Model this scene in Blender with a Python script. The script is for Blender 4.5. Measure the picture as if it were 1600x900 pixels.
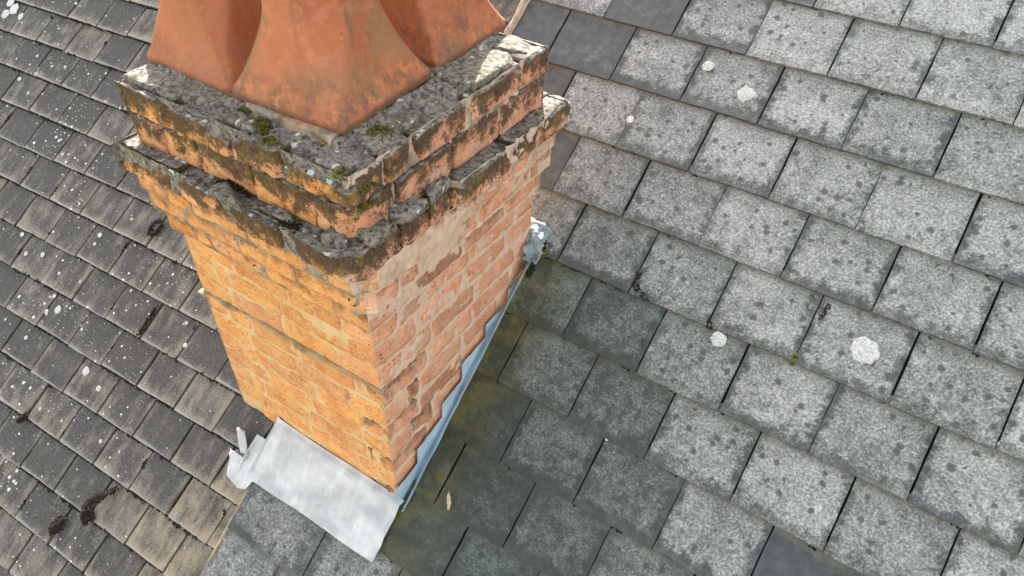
import bpy, math, random
import numpy as np
from mathutils import Matrix, Vector

for o in list(bpy.data.objects):
    bpy.data.objects.remove(o, do_unlink=True)
S = bpy.context.scene
COL = S.collection

# ------------------------------------------------------------------ camera
CR = np.array([[0.83258388, 0.55371583, 0.01424336],      # camera right
               [0.38122681, -0.55419003, -0.73995914],    # camera down
               [-0.40183356, 0.62150800, -0.67250100]])   # camera forward
CC = np.array([0.8630, -1.8718, 1.7893])
CF = 1155.93                                              # focal length, px of a 1600 px wide frame
cam = bpy.data.cameras.new('camera'); camo = bpy.data.objects.new('camera', cam); COL.objects.link(camo)
camo.matrix_world = Matrix(((CR[0][0], -CR[1][0], -CR[2][0], CC[0]),
                            (CR[0][1], -CR[1][1], -CR[2][1], CC[1]),
                            (CR[0][2], -CR[1][2], -CR[2][2], CC[2]), (0, 0, 0, 1)))
cam.sensor_width = 36; cam.lens = CF / 1600 * 36; cam.clip_start = .02; cam.clip_end = 2000
S.camera = camo

# ------------------------------------------------------------------ sky, sun, exposure
SUN_AZ = math.radians(36)      # from +Y (upslope) towards -X
SUN_EL = math.radians(31)
sdir = Vector((-math.sin(SUN_AZ) * math.cos(SUN_EL), math.cos(SUN_AZ) * math.cos(SUN_EL), math.sin(SUN_EL)))
W = bpy.data.worlds.new('World'); S.world = W; W.use_nodes = True
wn = W.node_tree.nodes; wl = W.node_tree.links
bg = wn['Background']
sky = wn.new('ShaderNodeTexSky'); sky.sky_type = 'NISHITA'; sky.sun_disc = False
sky.sun_elevation = SUN_EL; sky.sun_rotation = -SUN_AZ
sky.air_density = 1.0; sky.dust_density = 3.0; sky.ozone_density = 1.0
hsv = wn.new('ShaderNodeHueSaturation'); hsv.inputs['Saturation'].default_value = .20   # sky colour muted to neutralise the shade
wl.new(sky.outputs[0], hsv.inputs['Color']); wl.new(hsv.outputs[0], bg.inputs['Color'])
bg.inputs['Strength'].default_value = .15
sun = bpy.data.lights.new('sun', 'SUN'); sun.energy = 5.0; sun.angle = math.radians(.6); sun.color = (1, .95, .86)
suno = bpy.data.objects.new('sun', sun); COL.objects.link(suno)
suno.rotation_euler = sdir.to_track_quat('Z', 'Y').to_euler(); suno.location = (0, 0, 6)
S.view_settings.view_transform = 'Standard'; S.view_settings.look = 'None'
S.view_settings.exposure = 1.9; S.view_settings.gamma = 1
S.view_settings.use_curve_mapping = False
S.render.engine = 'CYCLES'

rng = random.Random(7)
PITCH = math.radians(36.609); CP, SP = math.cos(PITCH), math.sin(PITCH)
NRM = np.array([0, -SP, CP]); UPS = np.array([0, CP, SP])
def rp(x, s, h=0.0):
    """point on the roof: x along the courses, s up the slope, h off the surface"""
    return np.array([x, 0, 0.0]) + s * UPS + h * NRM
def pix(p):
    q = CR @ (np.asarray(p) - CC)
    return q[0] / q[2] * CF + 800, q[1] / q[2] * CF + 450, q[2]
ROOFM = np.array([[1, 0, 0], [0, CP, -SP], [0, SP, CP]])     # columns: x, upslope, normal

# ------------------------------------------------------------------ noise
def _h(ix, iy, iz):
    n = (ix * 374761393 + iy * 668265263 + iz * 2147483647 + 1013904223) & 0xffffffff
    n = ((n ^ (n >> 13)) * 1274126177) & 0xffffffff
    n = ((n ^ (n >> 16)) * 2246822519) & 0xffffffff
    return ((n ^ (n >> 15)) & 0xffffff) / float(0xffffff) * 2 - 1
def vnoise(p):
    p = np.asarray(p, float); i = np.floor(p).astype(np.int64); f = p - i; f = f * f * (3 - 2 * f)
    r = 0
    for dx in (0, 1):
        for dy in (0, 1):
            for dz in (0, 1):
                w = (f[:, 0] if dx else 1 - f[:, 0]) * (f[:, 1] if dy else 1 - f[:, 1]) * (f[:, 2] if dz else 1 - f[:, 2])
                r = r + w * _h(i[:, 0] + dx, i[:, 1] + dy, i[:, 2] + dz)
    return r
def fbm(p, o=4, g=.5):
    p = np.asarray(p, float); a = 1; r = 0; t = 0
    for k in range(o):
        r = r + a * vnoise(p * 2 ** k + 17.3 * k); t += a; a *= g
    return r / t
def sstep(a, b, x):
    t = np.clip((x - a) / (b - a), 0, 1); return t * t * (3 - 2 * t)

# ------------------------------------------------------------------ mesh helpers
def mesh(name, v, f, mat, smooth=True):
    m = bpy.data.meshes.new(name); m.from_pydata([tuple(map(float, q)) for q in v], [], [tuple(map(int, q)) for q in f]); m.update()
    if mat: m.materials.append(mat)
    if smooth: m.polygons.foreach_set('use_smooth', [True] * len(m.polygons))
    return m
def link(name, data, parent=None, loc=(0, 0, 0)):
    o = bpy.data.objects.new(name, data); COL.objects.link(o); o.location = loc
    if parent: o.parent = parent
    return o
def tag(o, label, cat, group=None):
    o['label'] = label; o['category'] = cat
    if group: o['group'] = group
    return o
def grid(nu, nv):
    """quad list of a (nu+1)x(nv+1) grid, index j*(nu+1)+i"""
    i, j = np.meshgrid(np.arange(nu), np.arange(nv)); a = (j * (nu + 1) + i).ravel()
    return np.c_[a, a + 1, a + nu + 2, a + nu + 1]
def box_grid(hx, hy, hz, res):
    """closed subdivided cuboid surface, welded"""
    n = [max(2, int(round(2 * h / res))) for h in (hx, hy, hz)]
    H = (hx, hy, hz); V = []; F = []; off = 0
    for ax in range(3):
        u, w = [(1, 2), (2, 0), (0, 1)][ax]
        for sg in (-1, 1):
            nu, nw = n[u], n[w]
            a = np.linspace(-1, 1, nu + 1) * H[u]; b = np.linspace(-1, 1, nw + 1) * H[w]
            A, B = np.meshgrid(a, b); P = np.zeros((A.size, 3)); P[:, u] = A.ravel(); P[:, w] = B.ravel(); P[:, ax] = sg * H[ax]
            q = grid(nu, nw)
            if sg < 0: q = q[:, ::-1]
            V.append(P); F.append(q + off); off += len(P)
    V = np.vstack(V); F = np.vstack(F)
    key = np.round(V * 1e5).astype(np.int64)
    _, idx, inv = np.unique(key, axis=0, return_index=True, return_inverse=True)
    return V[idx], inv.ravel()[F]
def rough_box(hx, hy, hz, res, r, amp, freq, seed, chip=0.0):
    V, F = box_grid(hx, hy, hz, res); h = np.array([hx, hy, hz])
    r = min(r, .45 * min(hx, hy, hz))
    rr = r * (1 + .8 * fbm((V + seed * 3.1) * 30, 2))[:, None] if chip == 0 else r * (1 + 1.6 * np.clip(fbm((V + seed * 3.1) * 22, 2) + .2, -.5, 1))[:, None]
    rr = np.clip(rr, .0005, .48 * min(hx, hy, hz))
    inner = np.clip(V, -(h - rr), h - rr); d = V - inner; L = np.linalg.norm(d, axis=1, keepdims=True); L[L < 1e-9] = 1
    N = d / L; V = inner + N * np.minimum(rr, L)
    nz = fbm((V + seed * 7.7) * freq, 4, .55)[:, None]
    V = V + N * nz * amp
    if chip:
        c = np.clip(fbm((V + seed * 5.3) * 14, 3) - .25, 0, 1)[:, None]
        V = V - N * c * chip
    return V, F
def fracture(V, n, depth, out, r, rough=.004):
    """knock flat flakes off the edges; out = outward directions that are exposed"""
    for _ in range(n):
        d = np.zeros(3)
        for o in r.sample(out, min(len(out), r.choice((2, 2, 3)))): d = d + np.array(o) * r.uniform(.35, 1)
        d = d + np.array([r.uniform(-.6, .6) for _ in range(3)]) * .55; d /= np.linalg.norm(d)
        k = (V @ d).max() - depth * r.uniform(.25, 1); e = np.clip(V @ d - k - rough * fbm(V * 45 + _, 3), 0, None); V = V - e[:, None] * d
    return V
def join(parts):
    V = []; F = []; o = 0
    for v, f in parts:
        V.append(np.asarray(v, float)); F += [tuple(int(k) + o for k in q) for q in f]; o += len(v)
    return np.vstack(V), F

# ------------------------------------------------------------------ node helpers
class NT:
    def __init__(s, name):
        s.m = bpy.data.materials.new(name); s.m.use_nodes = True; s.t = s.m.node_tree; s.n = s.t.nodes; s.l = s.t.links
        s.b = s.n['Principled BSDF']; s.b.inputs['Specular IOR Level'].default_value = .3
    def new(s, t): return s.n.new('ShaderNode' + t)
    def put(s, sock, v):
        if isinstance(v, (int, float)): sock.default_value = v
        elif isinstance(v, (tuple, list)): sock.default_value = tuple(v) if len(v) == len(sock.default_value) else tuple(v) + (1,)
        else: s.l.new(v, sock)
    def math(s, op, a, b=0.0, c=None, clamp=False):
        n = s.new('Math'); n.operation = op; n.use_clamp = clamp; s.put(n.inputs[0], a); s.put(n.inputs[1], b)
        if c is not None: s.put(n.inputs[2], c)
        return n.outputs[0]
    def vec(s, op, a, b):
        n = s.new('VectorMath'); n.operation = op; s.put(n.inputs[0], a)
        s.put(n.inputs[3] if op == 'SCALE' else n.inputs[1], b); return n.outputs[0]
    def ramp(s, x, a, b, lo=0.0, hi=1.0):
        n = s.new('MapRange'); n.interpolation_type = 'SMOOTHSTEP'; s.put(n.inputs[0], x)
        for k, q in enumerate((a, b, lo, hi)): s.put(n.inputs[k + 1], q)
        return n.outputs[0]
    def mix(s, f, a, b, mode='MIX'):
        n = s.new('Mix'); n.data_type = 'RGBA'; n.blend_type = mode; s.put(n.inputs[0], f); s.put(n.inputs[6], a); s.put(n.inputs[7], b)
        return n.outputs[2]
    def noise(s, co, scale, detail=4, rough=.55, dist=0.0):
        n = s.new('TexNoise'); s.put(n.inputs['Vector'], co); n.inputs['Scale'].default_value = scale
        n.inputs['Detail'].default_value = detail; n.inputs['Roughness'].default_value = rough; n.inputs['Distortion'].default_value = dist
        return n.outputs['Fac']
    def vor(s, co, scale, dim='3D'):
        n = s.new('TexVoronoi'); n.voronoi_dimensions = dim; s.put(n.inputs['Vector'], co); n.inputs['Scale'].default_value = scale
        return n.outputs['Distance'], n.outputs['Color']
    def sep(s, v):
        n = s.new('SeparateXYZ'); s.l.new(v, n.inputs[0]); return n.outputs
    def sepc(s, v):
        n = s.new('SeparateColor'); s.l.new(v, n.inputs[0]); return n.outputs
    def objco(s):
        """object coordinates shifted by the object's random number, plus the raw ones"""
        tc = s.new('TexCoord').outputs['Object']; oi = s.new('ObjectInfo'); s.oi = oi
        off = s.new('CombineXYZ'); s.put(off.inputs[0], s.math('MULTIPLY', oi.outputs['Random'], 37)); s.put(off.inputs[1], s.math('MULTIPLY', oi.outputs['Random'], 91))
        return s.vec('ADD', tc, off.outputs[0]), tc
    def done(s, col, rough=.85, bump=None, dist=.002, strength=.6):
        s.put(s.b.inputs['Base Color'], col); s.put(s.b.inputs['Roughness'], rough)
        if bump is not None:
            b = s.new('Bump'); s.put(b.inputs['Height'], bump); b.inputs['Distance'].default_value = dist; b.inputs['Strength'].default_value = strength
            s.l.new(b.outputs[0], s.b.inputs['Normal'])
        return s.m

# ------------------------------------------------------------------ materials
def mat_slate():
    t = NT('grey slate with pale lichen bloom'); co, raw = t.objco(); c = t.sepc(t.oi.outputs['Color']); x, y, z = t.sep(raw)
    big = t.noise(co, 7, 3, .6); mid = t.noise(co, 26, 5, .65); fine = t.noise(co, 120, 5, .85); fine2 = t.noise(co, 260, 3, .8)
    wob = t.math('MULTIPLY', t.math('SUBTRACT', mid, .5), .09)
    ex = t.math('SUBTRACT', .150, t.math('ABSOLUTE', x)); ex = t.ramp(t.math('ADD', ex, wob), -.002, .036)
    ey = t.ramp(t.math('ADD', t.math('ADD', y, .125), wob), .010, .055)
    edge = t.math('MULTIPLY', ex, ey)
    v = t.math('ADD', t.math('MULTIPLY', big, .55), t.math('MULTIPLY', mid, .5))
    v = t.math('ADD', v, t.math('MULTIPLY', fine, 1.25)); v = t.math('ADD', v, t.math('MULTIPLY', fine2, .6))
    v = t.math('ADD', v, t.math('MULTIPLY', t.math('SUBTRACT', edge, 1), t.math('MULTIPLY_ADD', t.oi.outputs['Random'], .30, .10)))
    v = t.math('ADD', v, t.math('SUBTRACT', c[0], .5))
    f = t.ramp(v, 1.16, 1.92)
    dark = t.mix(t.ramp(mid, .3, .7), (.036, .041, .043), (.070, .076, .077))
    pale = t.mix(t.ramp(fine, .35, .7), (.22, .228, .222), (.57, .58, .56))
    col = t.mix(f, dark, pale)
    d, vc = t.vor(t.vec('ADD', co, t.vec('SCALE', vc0(t, co), .012)), 21, '2D'); vr = t.sepc(vc)[0]
    spot = t.math('MULTIPLY', t.ramp(t.math('ADD', d, t.math('MULTIPLY', t.math('SUBTRACT', fine, .5), .30)), t.math('MULTIPLY', t.ramp(vr, .35, 1), .34), t.math('MULTIPLY', t.ramp(vr, .35, 1), .14)), t.ramp(vr, .5, .6))
    col = t.mix(t.math('MULTIPLY', spot, .9), col, (.055, .06, .055))
    # brown film just under the tile above
    col = t.mix(t.math('MULTIPLY', t.ramp(t.math('ADD', y, t.math('MULTIPLY', wob, .6)), .092, .125), .55), col, (.16, .14, .10))
    # olive algae where water runs off the stack
    P = t.new('NewGeometry').outputs['Position']; px, py, pz = t.sep(P)
    an = t.noise(P, 9, 4, .6); al = t.math('MULTIPLY', c[1], t.ramp(t.math('ADD', t.math('SUBTRACT', px, -.28), t.math('MULTIPLY', t.math('SUBTRACT', an, .5), .55)), .34, .02))
    al = t.math('MULTIPLY', al, t.ramp(t.noise(P, 45, 5, .7), .22, .58))
    col = t.mix(t.math('MULTIPLY', al, .85), col, t.mix(t.ramp(an, .4, .62), (.055, .050, .014), (.26, .195, .012)))
    col = t.mix(t.math('MULTIPLY', c[2], .9), col, (.36, .49, .445), 'MULTIPLY')
    t.b.inputs['Specular IOR Level'].default_value = .5
    return t.done(col, .55, t.math('ADD', fine, t.math('MULTIPLY', f, .6)), .0022, .7)
def vc0(t, co):
    n = t.new('TexNoise'); t.put(n.inputs['Vector'], co); n.inputs['Scale'].default_value = 60; n.inputs['Detail'].default_value = 3
    return n.outputs['Color']
def mat_plain():
    t = NT('brown concrete tile blackened by weather'); co, raw = t.objco(); c = t.sepc(t.oi.outputs['Color']); x, y, z = t.sep(raw)
    st = t.new('Mapping'); st.vector_type = 'POINT'; t.l.new(co, st.inputs['Vector']); st.inputs['Scale'].default_value = (1, .30, 1)
    streak = t.noise(st.outputs[0], 22, 4, .6); fstreak = t.noise(st.outputs[0], 85, 4, .7); big = t.noise(co, 9, 3, .6); fine = t.noise(co, 150, 5, .8)
    ex = t.ramp(t.math('ABSOLUTE', x), .085, .125); eyb = t.ramp(y, -.045, -.094)
    v = t.math('ADD', t.math('MULTIPLY', streak, 1.05), t.math('MULTIPLY', big, .75)); v = t.math('ADD', v, t.math('MULTIPLY', fstreak, .35)); v = t.math('ADD', v, t.math('MULTIPLY', fine, .45))
    v = t.math('ADD', v, t.math('MULTIPLY', ex, .16)); v = t.math('ADD', v, t.math('MULTIPLY', eyb, .22))
    v = t.math('ADD', v, t.math('MULTIPLY', t.math('SUBTRACT', c[0], .5), .9))
    f = t.ramp(v, 1.24, 1.85)
    dark = t.mix(t.ramp(fine, .35, .65), (.036, .035, .034), (.112, .108, .102))
    beige = t.mix(t.ramp(fine, .3, .7), (.145, .134, .110), (.29, .270, .228))
    beige = t.mix(c[1], beige, (.40, .305, .18))
    col = t.mix(f, dark, beige)
    # grey worn drip edge
    col = t.mix(t.math('MULTIPLY', t.ramp(t.math('ADD', y, t.math('MULTIPLY', t.math('SUBTRACT', big, .5), .02)), -.082, -.091), .65), col, (.30, .295, .28))
    # round white lichens
    wv = t.vec('ADD', co, t.vec('SCALE', vc0(t, co), .006))
    for sc, th, lo in ((24, .24, .72), (58, .22, .74)):
        d, vc = t.vor(wv, sc, '2D'); vr = t.sepc(vc)[1]
        rad = t.math('MULTIPLY', t.math('MULTIPLY', t.ramp(vr, lo, 1.0), th), t.math('MULTIPLY_ADD', c[2], .8, .3))
        sp = t.math('MULTIPLY', t.ramp(d, rad, t.math('MULTIPLY', rad, .55)), t.ramp(t.math('ADD', vr, t.math('MULTIPLY', t.math('SUBTRACT', c[2], 1), .25)), lo, lo + .02)); col = t.mix(sp, col, (.66, .66, .64))
    return t.done(col, .85, t.math('ADD', fine, t.math('MULTIPLY', streak, .7)), .0025, .7)
def mat_brick():
    """c0 brightness, c1 soot and lichen, c2 red"""
    t = NT('soft orange stock brick'); co, raw = t.objco(); c = t.sepc(t.oi.outputs['Color'])
    N = t.new('NewGeometry').outputs['Normal']; nx, ny, nz = t.sep(N); P = t.new('NewGeometry').outputs['Position']
    big = t.noise(co, 11, 4, .6); mid = t.noise(co, 40, 5, .65); fine = t.noise(co, 190, 4, .75)
    col = t.mix(t.ramp(big, .3, .7), (.63, .245, .064), (.77, .405, .138))
    red = t.mix(t.ramp(big, .3, .7), (.66, .285, .175), (.76, .41, .285))
    side = t.math('MULTIPLY', t.ramp(nx, .3, .8), .85)  # right-facing sides painted pinker, for the cooler light they stand in
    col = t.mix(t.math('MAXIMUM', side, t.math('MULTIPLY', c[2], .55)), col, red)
    col = t.mix(t.math('MULTIPLY', t.ramp(mid, .52, .75), .5), col, (.66, .40, .19))
    col = t.mix(t.math('MULTIPLY', t.ramp(mid, .45, .28), .45), col, (.36, .12, .045))
    grit = t.noise(co, 110, 4, .8); col = t.mix(t.math('MULTIPLY', t.ramp(grit, .53, .66), .62), col, (.86, .58, .31)); col = t.mix(t.math('MULTIPLY', t.ramp(grit, .46, .32), .62), col, (.30, .10, .035))
    d, vc = t.vor(co, 90); pit = t.math('MULTIPLY', t.math('MULTIPLY', t.ramp(d, .38, .18), t.ramp(t.noise(co, 14, 3, .6), .45, .6)), t.ramp(t.sepc(vc)[0], .70, .76))
    col = t.mix(t.math('MULTIPLY', pit, .75), col, (.12, .04, .02))
    k = t.math('MULTIPLY_ADD', c[0], 1.1, .45); km = t.new('CombineXYZ')
    for q in range(3): t.put(km.inputs[q], k)
    col = t.mix(1.0, col, km.outputs[0], 'MULTIPLY')
    # mortar smears / bloom
    sm = t.noise(P, 13, 4, .6); col = t.mix(t.math('MULTIPLY', t.ramp(sm, .54, .68), t.math('MULTIPLY_ADD', side, .42, .10)), col, (.50, .39, .30))
    # soot and dark biofilm
    lx_, ly_, lz_ = t.sep(raw); so = t.math('ADD', t.noise(P, 17, 5, .65), t.math('MULTIPLY', lz_, 3.2)); so = t.math('ADD', so, t.math('MULTIPLY', t.math('SUBTRACT', grit, .5), .75)); sf = t.math('MULTIPLY', t.ramp(c[1], 0, .5), t.ramp(t.math('ADD', so, t.math('MULTIPLY', c[1], .26)), .56, .74))
    col = t.mix(t.math('MULTIPLY', sf, .92), col, t.mix(t.ramp(grit, .42, .62), (.020, .016, .011), (.085, .062, .036)))
    ol = t.math('MULTIPLY', t.ramp(t.noise(P, 23, 4, .6), .53, .66), t.math('MULTIPLY', c[1], .6))
    col = t.mix(ol, col, t.mix(t.ramp(grit, .4, .6), (.10, .080, .018), (.30, .215, .022)))
    # crust of grey lichen on upward faces of the exposed courses
    up = t.math('MULTIPLY', t.ramp(t.math('ADD', nz, t.math('MULTIPLY', t.math('SUBTRACT', mid, .5), .5)), .45, .75), t.ramp(c[1], .1, .25))
    crust = t.mix(t.ramp(t.noise(P, 55, 5, .75), .36, .62), (.050, .046, .038), (.25, .228, .195))
    d2, v2 = t.vor(P, 60); crust = t.mix(t.math('MULTIPLY', t.ramp(d2, .36, .2), t.ramp(t.sepc(v2)[0], .6, .66)), crust, (.045, .042, .036))
    d3, v3 = t.vor(t.vec('ADD', P, t.vec('SCALE', vc0(t, P), .030)), 31)
    wh = t.math('MULTIPLY', t.ramp(d3, .33, .24), t.ramp(t.sepc(v3)[1], .76, .79)); crust = t.mix(wh, crust, (.50, .53, .50))
    crust = t.mix(t.math('MULTIPLY', t.ramp(t.noise(P, 16, 4, .6), .56, .68), .7), crust, (.42, .34, .26))
    col = t.mix(up, col, crust)
    return t.done(col, .9, t.math('ADD', t.math('MULTIPLY', mid, .5), t.math('ADD', t.math('MULTIPLY', grit, 1.6), t.math('MULTIPLY', pit, -.8))), .0035, 1.0)
def mat_mortar(name, a, b, dirty=0.0):
    t = NT(name); P = t.new('NewGeometry').outputs['Position']
    n = t.noise(P, 12, 5, .6); f = t.noise(P, 160, 5, .8)
    col = t.mix(t.ramp(n, .3, .7), a, b); col = t.mix(t.math('MULTIPLY', t.ramp(f, .55, .75), .4), col, (.62, .52, .40)); col = t.mix(t.math('MULTIPLY', t.ramp(f, .42, .25), .4), col, (.16, .12, .08))
    nx, ny, nz = t.sep(t.new('NewGeometry').outputs['Normal'])
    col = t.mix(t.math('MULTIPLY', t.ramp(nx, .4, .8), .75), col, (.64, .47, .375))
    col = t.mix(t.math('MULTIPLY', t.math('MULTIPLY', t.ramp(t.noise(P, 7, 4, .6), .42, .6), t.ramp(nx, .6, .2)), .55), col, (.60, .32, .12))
    px, py, pz = t.sep(P)
    so = t.noise(P, 15, 5, .65)
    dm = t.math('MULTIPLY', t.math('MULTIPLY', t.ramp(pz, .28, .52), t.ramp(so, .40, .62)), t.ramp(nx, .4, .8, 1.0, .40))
    if dirty: dm = t.math('MAXIMUM', dm, t.math('MULTIPLY', t.ramp(so, .4, .6), dirty))
    col = t.mix(t.math('MULTIPLY', dm, .85), col, t.mix(t.ramp(n, .4, .6), (.075, .060, .036), (.20, .175, .12)))
    return t.done(col, .95, t.math('ADD', f, t.math('MULTIPLY', n, .8)), .003, .8)
def mat_crust():
    t = NT('lichened cement'); P = t.new('NewGeometry').outputs['Position']
    n = t.noise(P, 18, 5, .65); f = t.noise(P, 70, 5, .75)
    col = t.mix(t.ramp(f, .34, .64), (.050, .046, .039), (.27, .250, .210)); col = t.mix(t.math('MULTIPLY', t.ramp(n, .55, .68), .7), col, (.36, .29, .21))
    d, v = t.vor(P, 48); col = t.mix(t.math('MULTIPLY', t.ramp(d, .34, .2), t.ramp(t.sepc(v)[0], .6, .66)), col, (.05, .046, .04))
    col = t.mix(t.math('MULTIPLY', t.ramp(t.noise(P, 9, 4, .6), .56, .68), .6), col, (.10, .095, .03))
    d3, v3 = t.vor(t.vec('ADD', P, t.vec('SCALE', vc0(t, P), .030)), 38); col = t.mix(t.math('MULTIPLY', t.ramp(d3, .34, .24), t.ramp(t.sepc(v3)[1], .80, .83)), col, (.46, .49, .46))
    return t.done(col, .95, t.noise(P, 130, 5, .75), .003, .9)
def mat_terracotta():
    t = NT('weathered terracotta'); tc = t.new('TexCoord').outputs['Object']; oi = t.new('ObjectInfo'); t.oi = oi; c = t.sepc(oi.outputs['Color'])
    off = t.new('CombineXYZ'); t.put(off.inputs[0], t.math('MULTIPLY', oi.outputs['Random'], 50)); co = t.vec('ADD', tc, off.outputs[0])
    x, y, z = t.sep(tc); big = t.noise(co, 5, 4, .6); mid = t.noise(co, 17, 5, .65); fine = t.noise(co, 240, 3, .7)
    col = t.mix(t.ramp(big, .3, .7), (.35, .112, .045), (.43, .155, .070))
    weather = c[0]
    col = t.mix(t.math('MULTIPLY', t.math('MULTIPLY', t.ramp(t.noise(co, 6.5, 4, .6, .6), .47, .68), weather), .62), col, (.22, .145, .070))
    col = t.mix(t.math('MULTIPLY', t.math('MULTIPLY', t.ramp(mid, .52, .70), weather), .45), col, (.56, .24, .16))
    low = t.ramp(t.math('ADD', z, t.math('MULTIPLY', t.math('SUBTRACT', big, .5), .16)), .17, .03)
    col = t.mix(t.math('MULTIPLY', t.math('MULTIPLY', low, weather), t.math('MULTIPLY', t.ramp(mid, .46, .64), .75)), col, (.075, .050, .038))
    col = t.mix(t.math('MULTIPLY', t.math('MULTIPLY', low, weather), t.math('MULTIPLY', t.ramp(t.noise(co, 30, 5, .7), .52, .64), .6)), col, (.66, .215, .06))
    col = t.mix(t.math('MULTIPLY', t.ramp(fine, .55, .75), .15), col, (.62, .30, .17))
    sk = t.new('Mapping'); t.l.new(co, sk.inputs['Vector']); sk.inputs['Scale'].default_value = (1, 1, .16); skn = t.noise(sk.outputs[0], 26, 5, .65)
    col = t.mix(t.math('MULTIPLY', t.math('MULTIPLY', t.ramp(skn, .52, .70), t.math('MULTIPLY_ADD', weather, .7, .3)), .55), col, (.15, .085, .055))
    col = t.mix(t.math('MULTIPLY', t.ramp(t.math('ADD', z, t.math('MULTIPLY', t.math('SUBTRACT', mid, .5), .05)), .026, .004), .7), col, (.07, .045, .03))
    pt = t.noise(co, 75, 5, .8); col = t.mix(t.math('MULTIPLY', t.ramp(pt, .56, .68), .35), col, (.22, .075, .04)); col = t.mix(t.math('MULTIPLY', t.ramp(pt, .44, .34), .30), col, (.56, .27, .17))
    d, v = t.vor(co, 60); col = t.mix(t.math('MULTIPLY', t.math('MULTIPLY', t.ramp(d, .22, .1), t.ramp(t.sepc(v)[0], .86, .9)), .6), col, (.14, .06, .03))
    return t.done(col, .62, t.math('ADD', t.math('MULTIPLY', mid, .8), t.math('ADD', fine, pt)), .0022, .6)
def mat_lead(name, a, b, met):
    t = NT(name); P = t.new('NewGeometry').outputs['Position']
    st = t.new('Mapping'); t.l.new(P, st.inputs['Vector']); st.inputs['Scale'].default_value = (1, .25, .25)
    n = t.noise(P, 8, 4, .6); s = t.noise(st.outputs[0], 30, 4, .6); f = t.noise(P, 120, 4, .7)
    col = t.mix(t.ramp(n, .35, .65), a, b); col = t.mix(t.math('MULTIPLY', t.ramp(s, .5, .7), .40), col, tuple(min(1, q * 1.25) for q in b)); col = t.mix(t.math('MULTIPLY', t.ramp(t.noise(P, 13, 4, .6), .54, .7), .35), col, (.47, .48, .40))
    col = t.mix(t.math('MULTIPLY', t.ramp(f, .60, .74), .3), col, (.25, .26, .26))
    t.b.inputs['Metallic'].default_value = met
    return t.done(col, t.math('MULTIPLY_ADD', n, .25, .40), t.math('ADD', n, t.math('MULTIPLY', f, .25)), .004, .5)
def mat_simple(name, a, b, scale=60, rough=.95):
    t = NT(name); P = t.new('NewGeometry').outputs['Position']; n = t.noise(P, scale, 4, .65)
    return t.done(t.mix(t.ramp(n, .35, .65), a, b), rough, n, .003, .7)

M_SLATE = mat_slate(); M_PLAIN = mat_plain(); M_BRICK = mat_brick()
M_MORT = mat_mortar('buff mortar', (.58, .375, .170), (.66, .48, .265)); M_CRUST = mat_crust()
M_MORTD = mat_mortar('stained mortar', (.30, .25, .18), (.42, .35, .25), .8)
M_LEDGE = mat_mortar('olive stained mortar', (.30, .215, .105), (.46, .35, .20), .5)
M_POT = mat_terracotta()
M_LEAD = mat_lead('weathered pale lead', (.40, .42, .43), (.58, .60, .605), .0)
M_LEADB = mat_lead('blue grey lead', (.34, .46, .55), (.46, .58, .66), .1)  # bluer base colour carries the sky's reflection
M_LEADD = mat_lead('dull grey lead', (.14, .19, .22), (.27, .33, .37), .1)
M_DECK = mat_simple('dark roof battens and felt', (.02, .02, .02), (.04, .038, .035), 20)
M_MOSSD = mat_simple('dark dry moss', (.006, .005, .003), (.022, .017, .008), 120)
M_MOSSG = mat_simple('green moss', (.035, .038, .008), (.13, .135, .018), 60)
M_LICH = mat_simple('white crust lichen', (.36, .37, .35), (.62, .62, .59), 130)
M_LICHR = mat_simple('pale grey lichen', (.40, .42, .40), (.66, .67, .64), 160)
M_LEAF = mat_simple('dry leaf', (.50, .36, .25), (.62, .48, .36), 90, .7)
M_CEM = mat_mortar('grey cement', (.20, .19, .17), (.34, .32, .28), .2)
M_GROUND = mat_simple('lawn and paving', (.20, .19, .10), (.38, .33, .24), .3)

# ------------------------------------------------------------------ ground far below
g = link('ground', mesh('ground', [(-600, -600, -6.5), (600, -600, -6.5), (600, 600, -6.5), (-600, 600, -6.5)], [(0, 1, 2, 3)], M_GROUND, False)); g['kind'] = 'structure'

# ------------------------------------------------------------------ roofs
X0, X1, Y0, Y1 = -1.125, -.287, -.838, .033                # stack footprint
G = .24924; TW = .30
RIDGE, EAVE = 3.2, -4.2
def deck(name, spans, h):
    """boarded slope as solid strips (x0, x1), with the far slope behind the ridge"""
    parts = []
    for xa, xb, sa, sb in spans:
        v = [rp(xa, sa, h), rp(xb, sa, h), rp(xb, sb, h), rp(xa, sb, h)]; q = [p + np.array([0, 0, -.06]) for p in v]
        top = sb == RIDGE; yb = v[3][1] * 2 - v[0][1] if top else v[3][1] + .002; zb = v[0][2] if top else v[3][2] - .002; b1 = np.array([xa, yb, zb]); b2 = np.array([xb, yb, zb])
        parts.append((v + q + [b1, b2, b1 - [0, 0, .06], b2 - [0, 0, .06]],
                      [(0, 1, 2, 3), (4, 7, 6, 5), (0, 4, 5, 1), (3, 2, 9, 8), (7, 10, 11, 6), (8, 9, 11, 10), (0, 3, 7, 4), (1, 5, 6, 2), (3, 8, 10, 7), (2, 6, 11, 9)]))
    return link(name, mesh(name, *join(parts), M_DECK, False))
roof_r = tag(deck('slate_roof', [(-.86, -.2442, EAVE, Y0 / CP - .03), (-.86, -.2442, Y1 / CP - .02, RIDGE), (-.244, 5.2, EAVE, RIDGE)], -.034), 'roof of large grey slates with pale lichen, right of the chimney', 'roof')
roof_l = tag(deck('tile_roof', [(-9.0, -.8604, EAVE, RIDGE)], -.046), 'roof of small brown-black tiles dotted with white lichen, left of the chimney', 'roof')

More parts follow.
